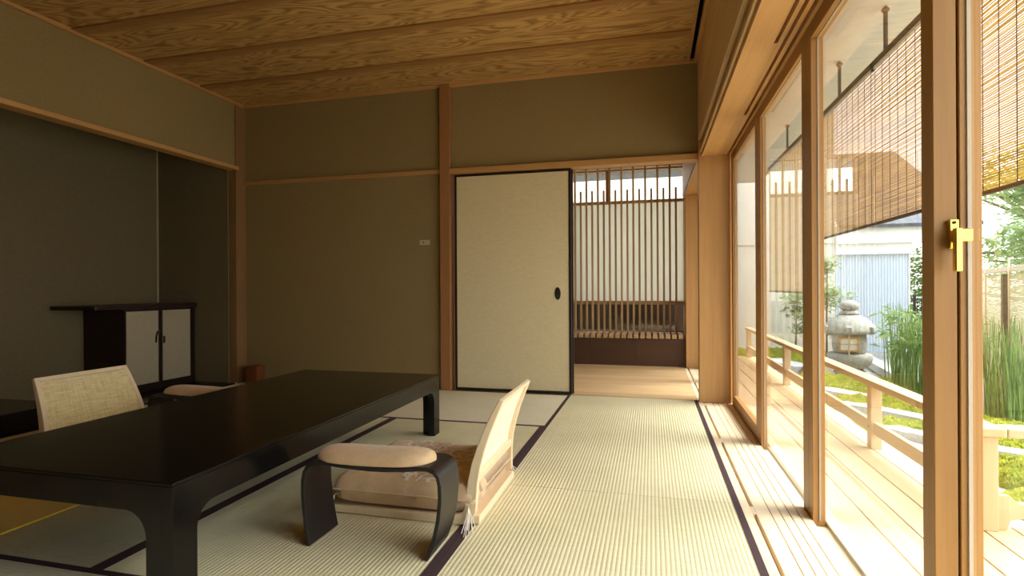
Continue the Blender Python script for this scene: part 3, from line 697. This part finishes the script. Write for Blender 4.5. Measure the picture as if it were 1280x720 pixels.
def blind(y0, y1, zb, zt, label):
    XB = 1.35; r = thing('bamboo_blind', label, 'blind', (XB, (y0+y1)/2, zb), 'bamboo blinds under the eave')
    obj('top_rod', MB().box(XB-.012, XB+.012, y0-.02, y1+.02, zt-.03, zt), M_strap, r)
    obj('light_rod', MB().box(XB-.008, XB+.008, y0-.02, y1+.02, zt-.052, zt-.034), M_soffit, r)
    s = MB(); z = zt-.06; k = 0
    while z > zb+.012:
        dx = .0012*math.sin(k*2.3); s.box(XB-.0008+dx, XB+.0008+dx, y0, y1, z-.0032-.0008*((k*7) % 3)/2, z+.0033); z -= .0098; k += 1
    o = obj('slats', s, M_bamboo, r, kind='stuff')
    n = max(2, int((y1-y0-.06)/.105)); step = (y1-y0-.06)/n
    c0 = None
    for i in range(n+1):
        y = y0+.03+step*i
        c = MB().box(XB-.0040, XB-.0022, -.0022, .0022, zb+.012, zt-.05)
        if c0 is None: c0 = obj('cord', c, M_strap, r, loc=(XB, 0, zb)); c0.location = (0, y-(y0+y1)/2, 0)
        else: inst(c0, (0, y-(y0+y1)/2, 0), r)
    obj('bottom_rod', B(XB-.008, XB+.008, y0, y1, zb, zb+.016), M_strap, r)
    return r
def bam():
    m, t, b = new_mat('bamboo_slats'); out = t.nodes['Material Output']
    v = coords(t, (3, 2.5, 130)); f = noise_n(t, v, 1, 3, .6)
    col = ramp(t, f, [(.3, (.44, .29, .055)), (.5, (.65, .46, .115)), (.7, (.80, .62, .20))]); t.links.new(col, b.inputs['Base Color']); b.inputs['Roughness'].default_value = .5
    tl = N(t, 'ShaderNodeBsdfTranslucent'); t.links.new(col, tl.inputs[0]); mx = N(t, 'ShaderNodeMixShader'); mx.inputs[0].default_value = .5
    t.links.new(b.outputs[0], mx.inputs[1]); t.links.new(tl.outputs[0], mx.inputs[2]); t.links.new(mx.outputs[0], out.inputs[0]); return m
M_bamboo = bam()

blind(1.02, 2.85, 1.225, 2.245, 'bamboo blind seen through the nearest glass door beside the brass latch')
blind(2.856, 3.874, 1.226, 2.245, 'bamboo blind left of the brass latch post, its right half behind the post')
blind(3.878, 5.36, 1.228, 2.245, 'bamboo blind hanging above the stone lantern')
blind(5.55, 7.0, .785, 2.245, 'longer bamboo blind farthest along the veranda')
for y, lab in ((2.87, 'dark strap and hook hidden behind the post with the brass latch'), (3.69, 'dark strap and hook holding the blind, nearest the brass latch post'), (4.51, 'dark strap and hook over the blind that hangs above the stone lantern'),
               (5.33, 'dark strap and hook behind the second glass door stile from the end panel'), (6.11, 'dark strap and hook of the longer bamboo blind farthest away')):
    h = thing('blind_strap', lab, 'strap', (1.35, y, 2.24), 'straps holding the bamboo blinds')
    obj('strap_band', B(1.343, 1.357, y-.014, y+.014, 2.246, 2.47), M_strap, h)
    obj('hook_ring', MB().lathe([(.006, 2.465), (.02, 2.473), (.022, 2.483), (.015, 2.493), (.006, 2.501)], (1.35, y), 14), M_strap, h, smooth=True)

# ------------------------------------------------------------------ garden
GZ = -.42
gm = MB(); nx, ny = 60, 60
for i in range(nx+1):
    for j in range(ny+1):
        x, y = -12+34*i/nx, -12+36*j/ny; gm.v.append((x, y, GZ-.02+.02*noise.noise(Vector((x, y, 0)))))
for i in range(nx):
    for j in range(ny): q = i*(ny+1)+j; gm.f.append((q, q+ny+1, q+ny+2, q+1))
struct('ground', gm, M_gravel, label='pale gravel garden ground', cat='ground', smooth=True)

def moss(label, blobs, name='moss_mound', seed=0):
    xs0 = min(b[0]-b[2] for b in blobs); xs1 = max(b[0]+b[2] for b in blobs); ys0 = min(b[1]-b[3] for b in blobs); ys1 = max(b[1]+b[3] for b in blobs)
    n = 70; H = {}; mb = MB(); idx = {}
    def hgt(x, y):
        h = 0
        for bx_, by_, rx_, ry_, bh in blobs:
            d = 1-((x-bx_)/rx_)**2-((y-by_)/ry_)**2+.25*noise.noise(Vector((x*5, y*5, seed)))
            if d > 0: h = max(h, bh*d**.45)
        return h
    for i in range(n+1):
        for j in range(n+1):
            x = xs0-.05+(xs1-xs0+.1)*i/n; y = ys0-.05+(ys1-ys0+.1)*j/n; h = hgt(x, y)
            z = GZ-.03+h*(1.0+.35*noise.noise(Vector((x*9, y*9, seed+5))))+(.02*noise.noise(Vector((x*28, y*28, seed))) if h > .01 else 0)
            idx[i, j] = len(mb.v); mb.v.append((x, y, z)); H[i, j] = h
    for i in range(n):
        for j in range(n):
            if max(H[i, j], H[i+1, j], H[i, j+1], H[i+1, j+1]) > .005: mb.f.append((idx[i, j], idx[i+1, j], idx[i+1, j+1], idx[i, j+1]))
    o = obj(name, mb, M_moss, None, smooth=True); tag(o, label, 'moss'); o['kind'] = 'stuff'
    tips = MB(); rr = random.Random(seed)
    for f in mb.f:
        for k in range(3):
            a, b, c = rr.choice(f), rr.choice(f), rr.choice(f); w = rr.random()
            p = Vector(mb.v[a])*w+Vector(mb.v[b])*(1-w)*.5+Vector(mb.v[c])*(1-w)*.5
            if p.z < GZ: continue
            an = rr.random()*6.28; L = rr.uniform(.012, .026); d = Vector((math.cos(an), math.sin(an), 0))*L*.6
            tips.add([p-d, p+d, p+Vector((rr.uniform(-.01, .01), rr.uniform(-.01, .01), L))], [(0, 1, 2)])
    obj('moss_tips', tips, M_mossb, o, kind='stuff'); return o
moss('bright moss mound in front of the stone lantern', [(2.15, 7.75, .42, .55, .16), (2.55, 7.45, .45, .5, .15), (2.9, 7.9, .4, .4, .10)], seed=1)
moss('moss strip between the two pale stone steps, behind a railing post', [(2.15, 6.55, .36, .30, .11), (2.55, 6.35, .45, .40, .13), (2.75, 6.7, .3, .3, .1)], seed=2)
moss('moss patch nearest the glass door with the brass latch', [(2.05, 5.62, .30, .22, .10), (2.40, 5.45, .35, .28, .10), (2.8, 5.7, .4, .35, .12)], seed=3)
moss('moss bank right of the latch post, above the pale stone', [(2.75, 5.35, .45, .35, .15), (3.10, 5.2, .3, .3, .14), (2.95, 4.95, .55, .25, .14)], seed=4)
moss('moss mound lowest at the right edge beside the railing corner', [(2.45, 4.30, .35, .32, .14), (2.75, 4.15, .4, .3, .14), (2.2, 3.75, .25, .28, .10)], seed=5)
moss('green ground cover along the foot of the cream wall', [(2.0, 10.2, .6, .5, .22), (2.6, 10.3, .5, .4, .2), (1.5, 10.2, .5, .4, .2)], seed=6)

def rock(name, c, sx, sy, sz, mat, label, cat='rock', flat=False, rot=0, seed=0, group=None):
    bm = bmesh.new(); bmesh.ops.create_icosphere(bm, subdivisions=3, radius=1)
    R_ = Matrix.Rotation(rot, 3, 'Z')
    mb = MB()
    for v in bm.verts:
        p = v.co.copy(); n_ = 1+.22*noise.noise(p*1.3+Vector((seed, 0, 0)))+.07*noise.noise(p*4+Vector((0, seed, 0)))
        if flat: p = Vector((max(-.8, min(.8, p.x))/.8, max(-.8, min(.8, p.y))/.8, max(-.55, min(.55, p.z))/.55)); n_ = 1+.05*noise.noise(p*2+Vector((seed, 0, 0)))
        q = R_ @ Vector((p.x*sx*n_, p.y*sy*n_, p.z*sz*(n_ if not flat else 1))); mb.v.append((c[0]+q.x, c[1]+q.y, c[2]+q.z))
    mb.f = [tuple(v.index for v in f.verts) for f in bm.faces]; bm.free()
    o = obj(name, mb, mat, None, smooth=not flat, bev=.006 if flat else 0, seg=1); return tag(o, label, cat, group)
def slab(c, L, wd, h, ang, label):
    # rectangular dressed stone with slightly uneven edges
    mb = MB(); ax = Vector((math.cos(ang), math.sin(ang), 0)); ay = Vector((-ax.y, ax.x, 0)); n = 8; rows = []
    for s, q in ((-1, 0), (1, 0)):
        pass
    pts = []
    for i in range(n+1): pts.append((-L/2+L*i/n, -wd/2+.015*random.uniform(-1, 1)))
    for i in range(n+1): pts.append((L/2-L*i/n, wd/2+.015*random.uniform(-1, 1)))
    P = [(c[0]+ax.x*a+ay.x*b, c[1]+ax.y*a+ay.y*b) for a, b in pts]
    mb.prism(P, GZ-.03, GZ+h, 'z'); return tag(obj('stone_step', mb, M_slab, None, .008), label, 'stone', 'pale stone edging in the moss')
A1 = math.atan2(-.44, .355)
slab((2.12, 7.02), .75, .22, .07, A1, 'pale stone step below the lantern moss')
slab((2.20, 6.10), .80, .20, .07, A1, 'pale stone step behind the railing post')
slab((2.22, 5.22), .70, .20, .05, A1, 'pale stone step just left of the latch post')
slab((2.55, 4.66), .75, .18, .09, A1+.3, 'pale stone between the two moss banks at the right edge')
slab((2.55, 3.95), .60, .16, .06, A1+.3, 'pale stone lowest at the right edge by the railing')
slab((1.98, 9.05), .9, .32, .13, -1.25, 'long grey kerb stone beyond the far railing')
rock('garden_rock', (2.24, 8.42, GZ+.03), .20, .30, .17, M_rock, 'brown rock at the foot of the stone lantern', seed=3)
rock('garden_rock', (3.02, 4.72, GZ+.02), .16, .13, .10, M_rock, 'small dark rock in the right moss bank', seed=8)
tag(obj('garden_kerb', MB().obox((3.34, 9.45, GZ+.05), (.137, .99, 0), (-.99, .137, 0), (0, 0, 1), 1.2, .10, .06), M_slab, None, .01), 'grey kerb running from the horsetails to the steel wall', 'kerb')

# stone lantern
LX, LY = 2.742, 8.8
ln = thing('stone_lantern', 'round grey stone garden lantern with a paper window', 'lantern', (LX, LY, GZ))
def LT(name, prof, mat=M_stone, n=40, par=ln, sm=True):
    o = obj(name, MB().lathe(prof, (LX, LY), n), mat, par, smooth=sm); return o
LT('foot', [(.10, GZ-.03), (.20, GZ-.02), (.205, GZ+.05), (.17, GZ+.09)])
LT('bowl', [(.13, GZ+.088), (.20, GZ+.11), (.265, GZ+.17), (.285, GZ+.235), (.283, GZ+.295), (.26, GZ+.315), (.18, GZ+.317)])
LT('firebox', [(.185, GZ+.317), (.200, GZ+.33), (.216, GZ+.42), (.218, GZ+.48), (.208, GZ+.57), (.19, GZ+.60)])
rf = LT('roof', [(.18, GZ+.592), (.30, GZ+.598), (.322, GZ+.612), (.322, GZ+.65), (.305, GZ+.70), (.265, GZ+.765), (.21, GZ+.815), (.14, GZ+.852), (.10, GZ+.862)])
LT('finial_neck', [(.10, GZ+.86), (.122, GZ+.872), (.122, GZ+.90), (.085, GZ+.918), (.08, GZ+.93)])
LT('finial', [(.07, GZ+.925), (.105, GZ+.94), (.124, GZ+.975), (.122, GZ+1.01), (.095, GZ+1.045), (.05, GZ+1.062), (.01, GZ+1.066)])
for k in range(6):
    a = math.radians(-108+60*k); c, s_ = math.cos(a), math.sin(a)
    obj('roof_scroll', MB().obox((LX+c*.325, LY+s_*.325, GZ+.665), (c, s_, 0), (-s_, c, 0), (0, 0, 1), .03, .045, .045), M_stone, rf, .02)
wa = math.radians(-108); wc, ws = math.cos(wa), math.sin(wa); tx, ty = -ws, wc
pc = Vector((LX+wc*.217, LY+ws*.217, GZ+.455))
obj('paper_window', MB().obox(pc, (wc, ws, 0), (tx, ty, 0), (0, 0, 1), .02, .105, .082), M_whitew, ln)
fw = MB()
pf_ = pc+Vector((wc, ws, 0))*.020
for a in (-.112, .112): fw.obox(pf_+Vector((tx, ty, 0))*a, (wc, ws, 0), (tx, ty, 0), (0, 0, 1), .026, .011, .098)
for a in (-.088, .088): fw.obox(pf_+Vector((0, 0, a)), (wc, ws, 0), (tx, ty, 0), (0, 0, 1), .026, .112, .010)
fw.obox(pf_, (wc, ws, 0), (tx, ty, 0), (0, 0, 1), .006, .105, .004)
obj('window_frame', fw, hin('Z'), ln)
obj('bamboo_stick', MB().tube([pc+Vector((wc*.058, ws*.058, -.142)), pc+Vector((wc*.058, ws*.058, .15))], .011, 8), deckw('Z'), ln)

# plants
def leaf_cloud(mb, pts, L, wd, rr, droop=.3):
    for p in pts:
        a = rr.random()*6.283; e = rr.uniform(-.6, .7); d = Vector((math.cos(a)*math.cos(e), math.sin(a)*math.cos(e), math.sin(e)))
        s = d.cross(Vector((rr.uniform(-.4, .4), rr.uniform(-.4, .4), 1))).normalized(); l = L*rr.uniform(.6, 1.25); w = wd*rr.uniform(.7, 1.2)
        up = s.cross(d); m = p+d*l*.5+up*l*.06
        mb.add([p, m+s*w/2, p+d*l-Vector((0, 0, l*droop*.3)), m-s*w/2], [(0, 1, 2), (0, 2, 3)])
def tree(name, label, base, h, lean, crown, nleaf, L, wd, mat, seed, cat='tree', group=None, r0=.02):
    rr = random.Random(seed); t_ = thing(name, label, cat, base, group); bx_, by_, bz = base
    tr = MB(); top = Vector((bx_+lean[0], by_+lean[1], bz+h)); b0 = Vector(base)
    mid = (b0+top)/2+Vector((rr.uniform(-.05, .05), rr.uniform(-.05, .05), 0))
    tr.tube([b0, mid, top], [r0, r0*.7, r0*.3], 7); pts = []
    for (cx, cy, cz, rx_, ry_, rz_, n) in crown:
        cc = Vector((cx, cy, cz)); tz = max(0, min(1, (cz-rz_*.5-bz)/h)); st = b0.lerp(top, tz)
        tr.tube([st, st.lerp(cc, .6)+Vector((0, 0, .03)), cc], [r0*.5, r0*.35, r0*.15], 5)
        for k in range(n):
            while True:
                q = Vector((rr.uniform(-1, 1), rr.uniform(-1, 1), rr.uniform(-1, 1)))
                if .1 < q.length < 1: break
            pts.append(cc+Vector((q.x*rx_, q.y*ry_, q.z*rz_)))
    obj('trunk', tr, M_bark, t_, smooth=True); lv = MB(); leaf_cloud(lv, pts, L, wd, rr)
    obj('leaves', lv, mat, t_, kind='stuff'); return t_
def crowns(c, R_, n, per, seed, r=(.25, .4)):
    rr = random.Random(seed); out = []
    for k in range(n):
        a = rr.random()*6.283; q = rr.random()**.5
        s = rr.uniform(*r); out.append((c[0]+math.cos(a)*R_[0]*q, c[1]+math.sin(a)*R_[1]*q, c[2]+rr.uniform(-1, 1)*R_[2], s, s, s*.7, per))
    return out
tree('slender_garden_tree', 'slender small-leaved tree behind the stone lantern', (2.70, 9.7, GZ), 1.75, (.02, 0), crowns((2.74, 9.7, .62), (.22, .2, .72), 16, 75, 3, (.10, .19)), 0, .08, .042, M_leaf, 11, r0=.018)
tree('slender_garden_tree', 'slender small-leaved tree seen between the two far door stiles', (2.36, 10.2, GZ), 1.35, (.05, 0), crowns((2.40, 10.2, .38), (.24, .2, .36), 13, 65, 5, (.10, .17)), 0, .075, .04, M_leaf, 12, r0=.016)
tree('garden_shrub', 'leafy shrub in front of the blue-grey steel wall', (3.80, 9.7, GZ), .7, (0, 0), crowns((3.72, 9.6, .1), (.32, .3, .22), 12, 22, 6, (.10, .2)), 0, .11, .035, M_leafl, 13, 'shrub', r0=.012)
tree('bamboo_shrub', 'pale leafy bamboo rising beside the bamboo fence', (3.32, 6.95, GZ), .95, (-.1, 0), crowns((3.26, 6.95, .42), (.25, .25, .22), 9, 16, 7, (.10, .2)), 0, .13, .035, M_leafl, 14, 'shrub', r0=.008)
tree('garden_tree', 'broad pale-leaved tree above the bamboo fence', (7.0, 10.4, GZ), 2.2, (0, 0), crowns((6.9, 10.4, 2.1), (1.1, 1.3, .85), 30, 170, 8, (.4, .6)), 0, .24, .085, M_leafl, 15, r0=.1)
tree('garden_tree', 'dark green tree beyond the end of the bamboo fence', (8.0, 13.6, GZ), 2.4, (0, 0), crowns((7.5, 13.4, 1.9), (1.6, .8, 1.5), 30, 100, 9, (.5, .8)), 0, .17, .06, M_leafd, 16, r0=.1)
tree('clipped_hedge', 'soft pale hedge just behind the bamboo fence', (5.2, 8.6, GZ), 1.2, (0, 0), [(5.75-.13*k, 9.9-.62*k, .78+.1*(k % 2), .55, .55, .85, 420) for k in range(6)], 0, .11, .04, M_leafl, 17, 'hedge', r0=.04)
tree('clipped_hedge', 'green hedge right of the blue-grey steel wall', (4.9, 11.7, GZ), 1.2, (0, 0), [(4.86+.5*k, 11.75, .35+.06*(k % 2), .42, .36, 1.25, 2600) for k in range(2)], 0, .13, .055, M_leafd, 18, 'hedge', r0=.04)
def horsetail(label, base, R_, n, h, seed):
    rr = random.Random(seed); t_ = thing('horsetail_clump', label, 'reeds', base, 'horsetail clumps'); mb = MB(); nd = MB()
    for k in range(n):
        a = rr.random()*6.283; q = rr.random()**.5; x, y = base[0]+math.cos(a)*q*R_[0], base[1]+math.sin(a)*q*R_[1]
        hh = h*rr.uniform(.6, 1.1); lx, ly = rr.uniform(-.09, .09), rr.uniform(-.09, .09)
        mb.tube([(x, y, base[2]-.02), (x+lx*.4, y+ly*.4, base[2]+hh*.55), (x+lx, y+ly, base[2]+hh)], [.0056, .0048, .0025], 5)
    obj('stems', mb, M_reed, t_, kind='stuff'); return t_
horsetail('tall horsetail clump left of the latch post', (2.98, 7.45, GZ), (.24, .40), 150, .98, 21)
horsetail('tall horsetail clump at the right edge before the bamboo fence', (3.20, 6.10, GZ), (.26, .55), 190, .90, 22)
lv = MB(); rr = random.Random(31)
for k in range(26):
    x, y = 2.85+rr.uniform(-.15, .25), 7.5+rr.uniform(-.3, .3); z = GZ+rr.uniform(.5, 1.0)
    leaf_cloud(lv, [Vector((x+rr.uniform(-.1, .1), y+rr.uniform(-.1, .1), z)) for _ in range(6)], .13, .02, rr, 1.0)
gr = obj('bamboo_grass', lv, M_leafl, None); tag(gr, 'fine pale bamboo leaves among the horsetail left of the latch post', 'foliage'); gr['kind'] = 'stuff'

# bamboo fence
fd = Vector((3.852-4.33, 7.014-8.665, 0)).normalized(); fp = Vector((-fd.y, fd.x, 0)); F0 = Vector((4.45, 9.08, 0)); FL = 3.3
fence = thing('bamboo_fence', 'bamboo screen fence with a pale top rail at the right edge', 'fence', tuple(F0)[:2]+(GZ,))
Z = Vector((0, 0, 1))
obj('top_rail', MB().obox(F0+fd*FL/2+Z*1.035, fd, fp, Z, FL/2, .045, .028), wood('weathered_rail', (.55, .47, .38), (.45, .37, .29), 'Y', .7, .6), fence, .004)
scr = MB(); z = GZ+.03; k = 0
while z < .985:
    scr.obox(F0+fd*FL/2+Z*z, fd, fp, Z, FL/2, .005, .0078); z += .0185
def fencem():
    return wood('bamboo_reed', (.66, .58, .34), (.52, .43, .22), 'Y', .6, .7)
obj('reed_screen', scr, fencem(), fence, kind='stuff')
for k in range(3):
    p = F0+fd*(.04+1.5*k); obj('post', MB().obox(p-fp*.03+Z*.28, fd, fp, Z, .045, .03, .70), M_bark, fence, .003)
for k in range(3):
    p = F0+fd*(.70+1.1*k); side = fp if fp.dot(-p) > 0 else -fp
    obj('bamboo_pole', MB().tube([p+side*.05+Z*GZ, p+side*.05+Z*1.16], .010, 8), deckw('Z'), fence, smooth=True)

# neighbouring building with tiled roof
nb_ = thing('neighbour_house', 'low outbuilding with cream wall, white fascia and blue-grey steel wall', 'building', (3.3, 11, GZ))
obj('cream_wall', B(-2.0, 3.205, 11.0, 11.1, GZ-.02, 1.62), M_cream, nb_)
cp = MB(); pts = []; x = 3.209; k = 0
while x <= 4.363: pts.append((x, 11.02+(.010 if k % 4 in (0, 3) else -.010))); x += .0115; k += 1
P2 = pts+[(pts[-1][0], 11.08), (pts[0][0], 11.08)]
cp.prism(P2, GZ+.10, 1.415, 'z'); obj('corrugated_sheet', cp, M_shed, nb_)
obj('corner_strip', B(4.360, 4.378, 10.99, 11.3, GZ, 1.415), M_whitew, nb_)
obj('sheet_sill', B(3.209, 4.363, 10.99, 11.1, GZ-.02, GZ+.11), M_slab, nb_)
obj('fascia', B(3.215, 5.35, 10.86, 11.1, 1.60, 1.92), M_whitew, nb_, .004)
obj('fascia_lower', B(3.215, 4.40, 10.95, 11.1, 1.44, 1.60), M_whitew, nb_, .004); obj('drip_strip', B(3.209, 4.41, 10.94, 11.02, 1.413, 1.437), M_whitew, nb_)
obj('upper_wall', B(-2, 3.2, 10.98, 11.08, 1.62, 4.2), M_cream, nb_)
obj('roof_board', MB().prism([(10.75, 1.92), (14.2, 3.9), (14.2, 3.84), (10.75, 1.86)], 3.22, 5.35, 'x'), M_tile, nb_)
ang = math.atan2(3.9-1.92, 14.2-10.75); t0 = t1 = None; ca, sa = math.cos(ang), math.sin(ang)
for i in range(7):
    for j in range(9):
        c = Vector((3.36+.272*i, 10.72+.36*j*ca, 1.945+.36*j*sa)); 
        if t0 is None:
            ring = arc(0, 0, .085, 0, 180, 8); ring_in = arc(0, 0, .06, 180, 0, 6)
            mb = MB(); v0 = [(x_, 0, z_) for x_, z_ in ring]+[(x_*.9, .38, z_*.9) for x_, z_ in ring]; n_ = len(ring)
            mb.add(v0, [(a, a+1, a+1+n_, a+n_) for a in range(n_-1)]+[tuple(range(n_))])
            t0 = obj('roof_tile', mb, M_tile, nb_, smooth=False); t0.rotation_euler = (ang, 0, 0)
            mb = MB(); mb.add([(-.14, 0, .02), (0, 0, -.018), (.14, 0, .02), (-.14, .38, .02), (0, .38, -.018), (.14, .38, .02), (-.14, 0, -.01), (0, 0, -.05), (.14, 0, -.01)], [(0, 1, 4, 3), (1, 2, 5, 4), (6, 7, 1, 0), (7, 8, 2, 1)])
            t1 = obj('pan_tile', mb, M_tile, nb_); t1.rotation_euler = (ang, 0, 0)
            t0.location = c-wloc(nb_)+Vector((0, 0, .02)); t1.location = c-wloc(nb_)+Vector((.136, 0, .015))
        else:
            inst(t0, c-wloc(nb_)+Vector((0, 0, .02)), nb_); inst(t1, c-wloc(nb_)+Vector((.136, 0, .015)), nb_)
gt = thing('garden_netting', 'dark wire netting frame beside the steel wall', 'fence', (4.2, 9.8, GZ))
for x in (3.95, 4.38): obj('post', B(x, x+.03, 9.80, 9.83, GZ, .70), M_void, gt)
for z in (.66, .40, .1): obj('rail', B(3.95, 4.41, 9.81, 9.825, z, z+.02), M_shed, gt)
for k in range(7): obj('bar', B(4.0+.055*k, 4.008+.055*k, 9.812, 9.822, GZ, .68), M_void, gt)
tag(obj('dark_board_fence', B(-3.5, .52, 7.35, 7.42, GZ, .66), M_cab, None), 'dark board fence outside the corridor window', 'fence')
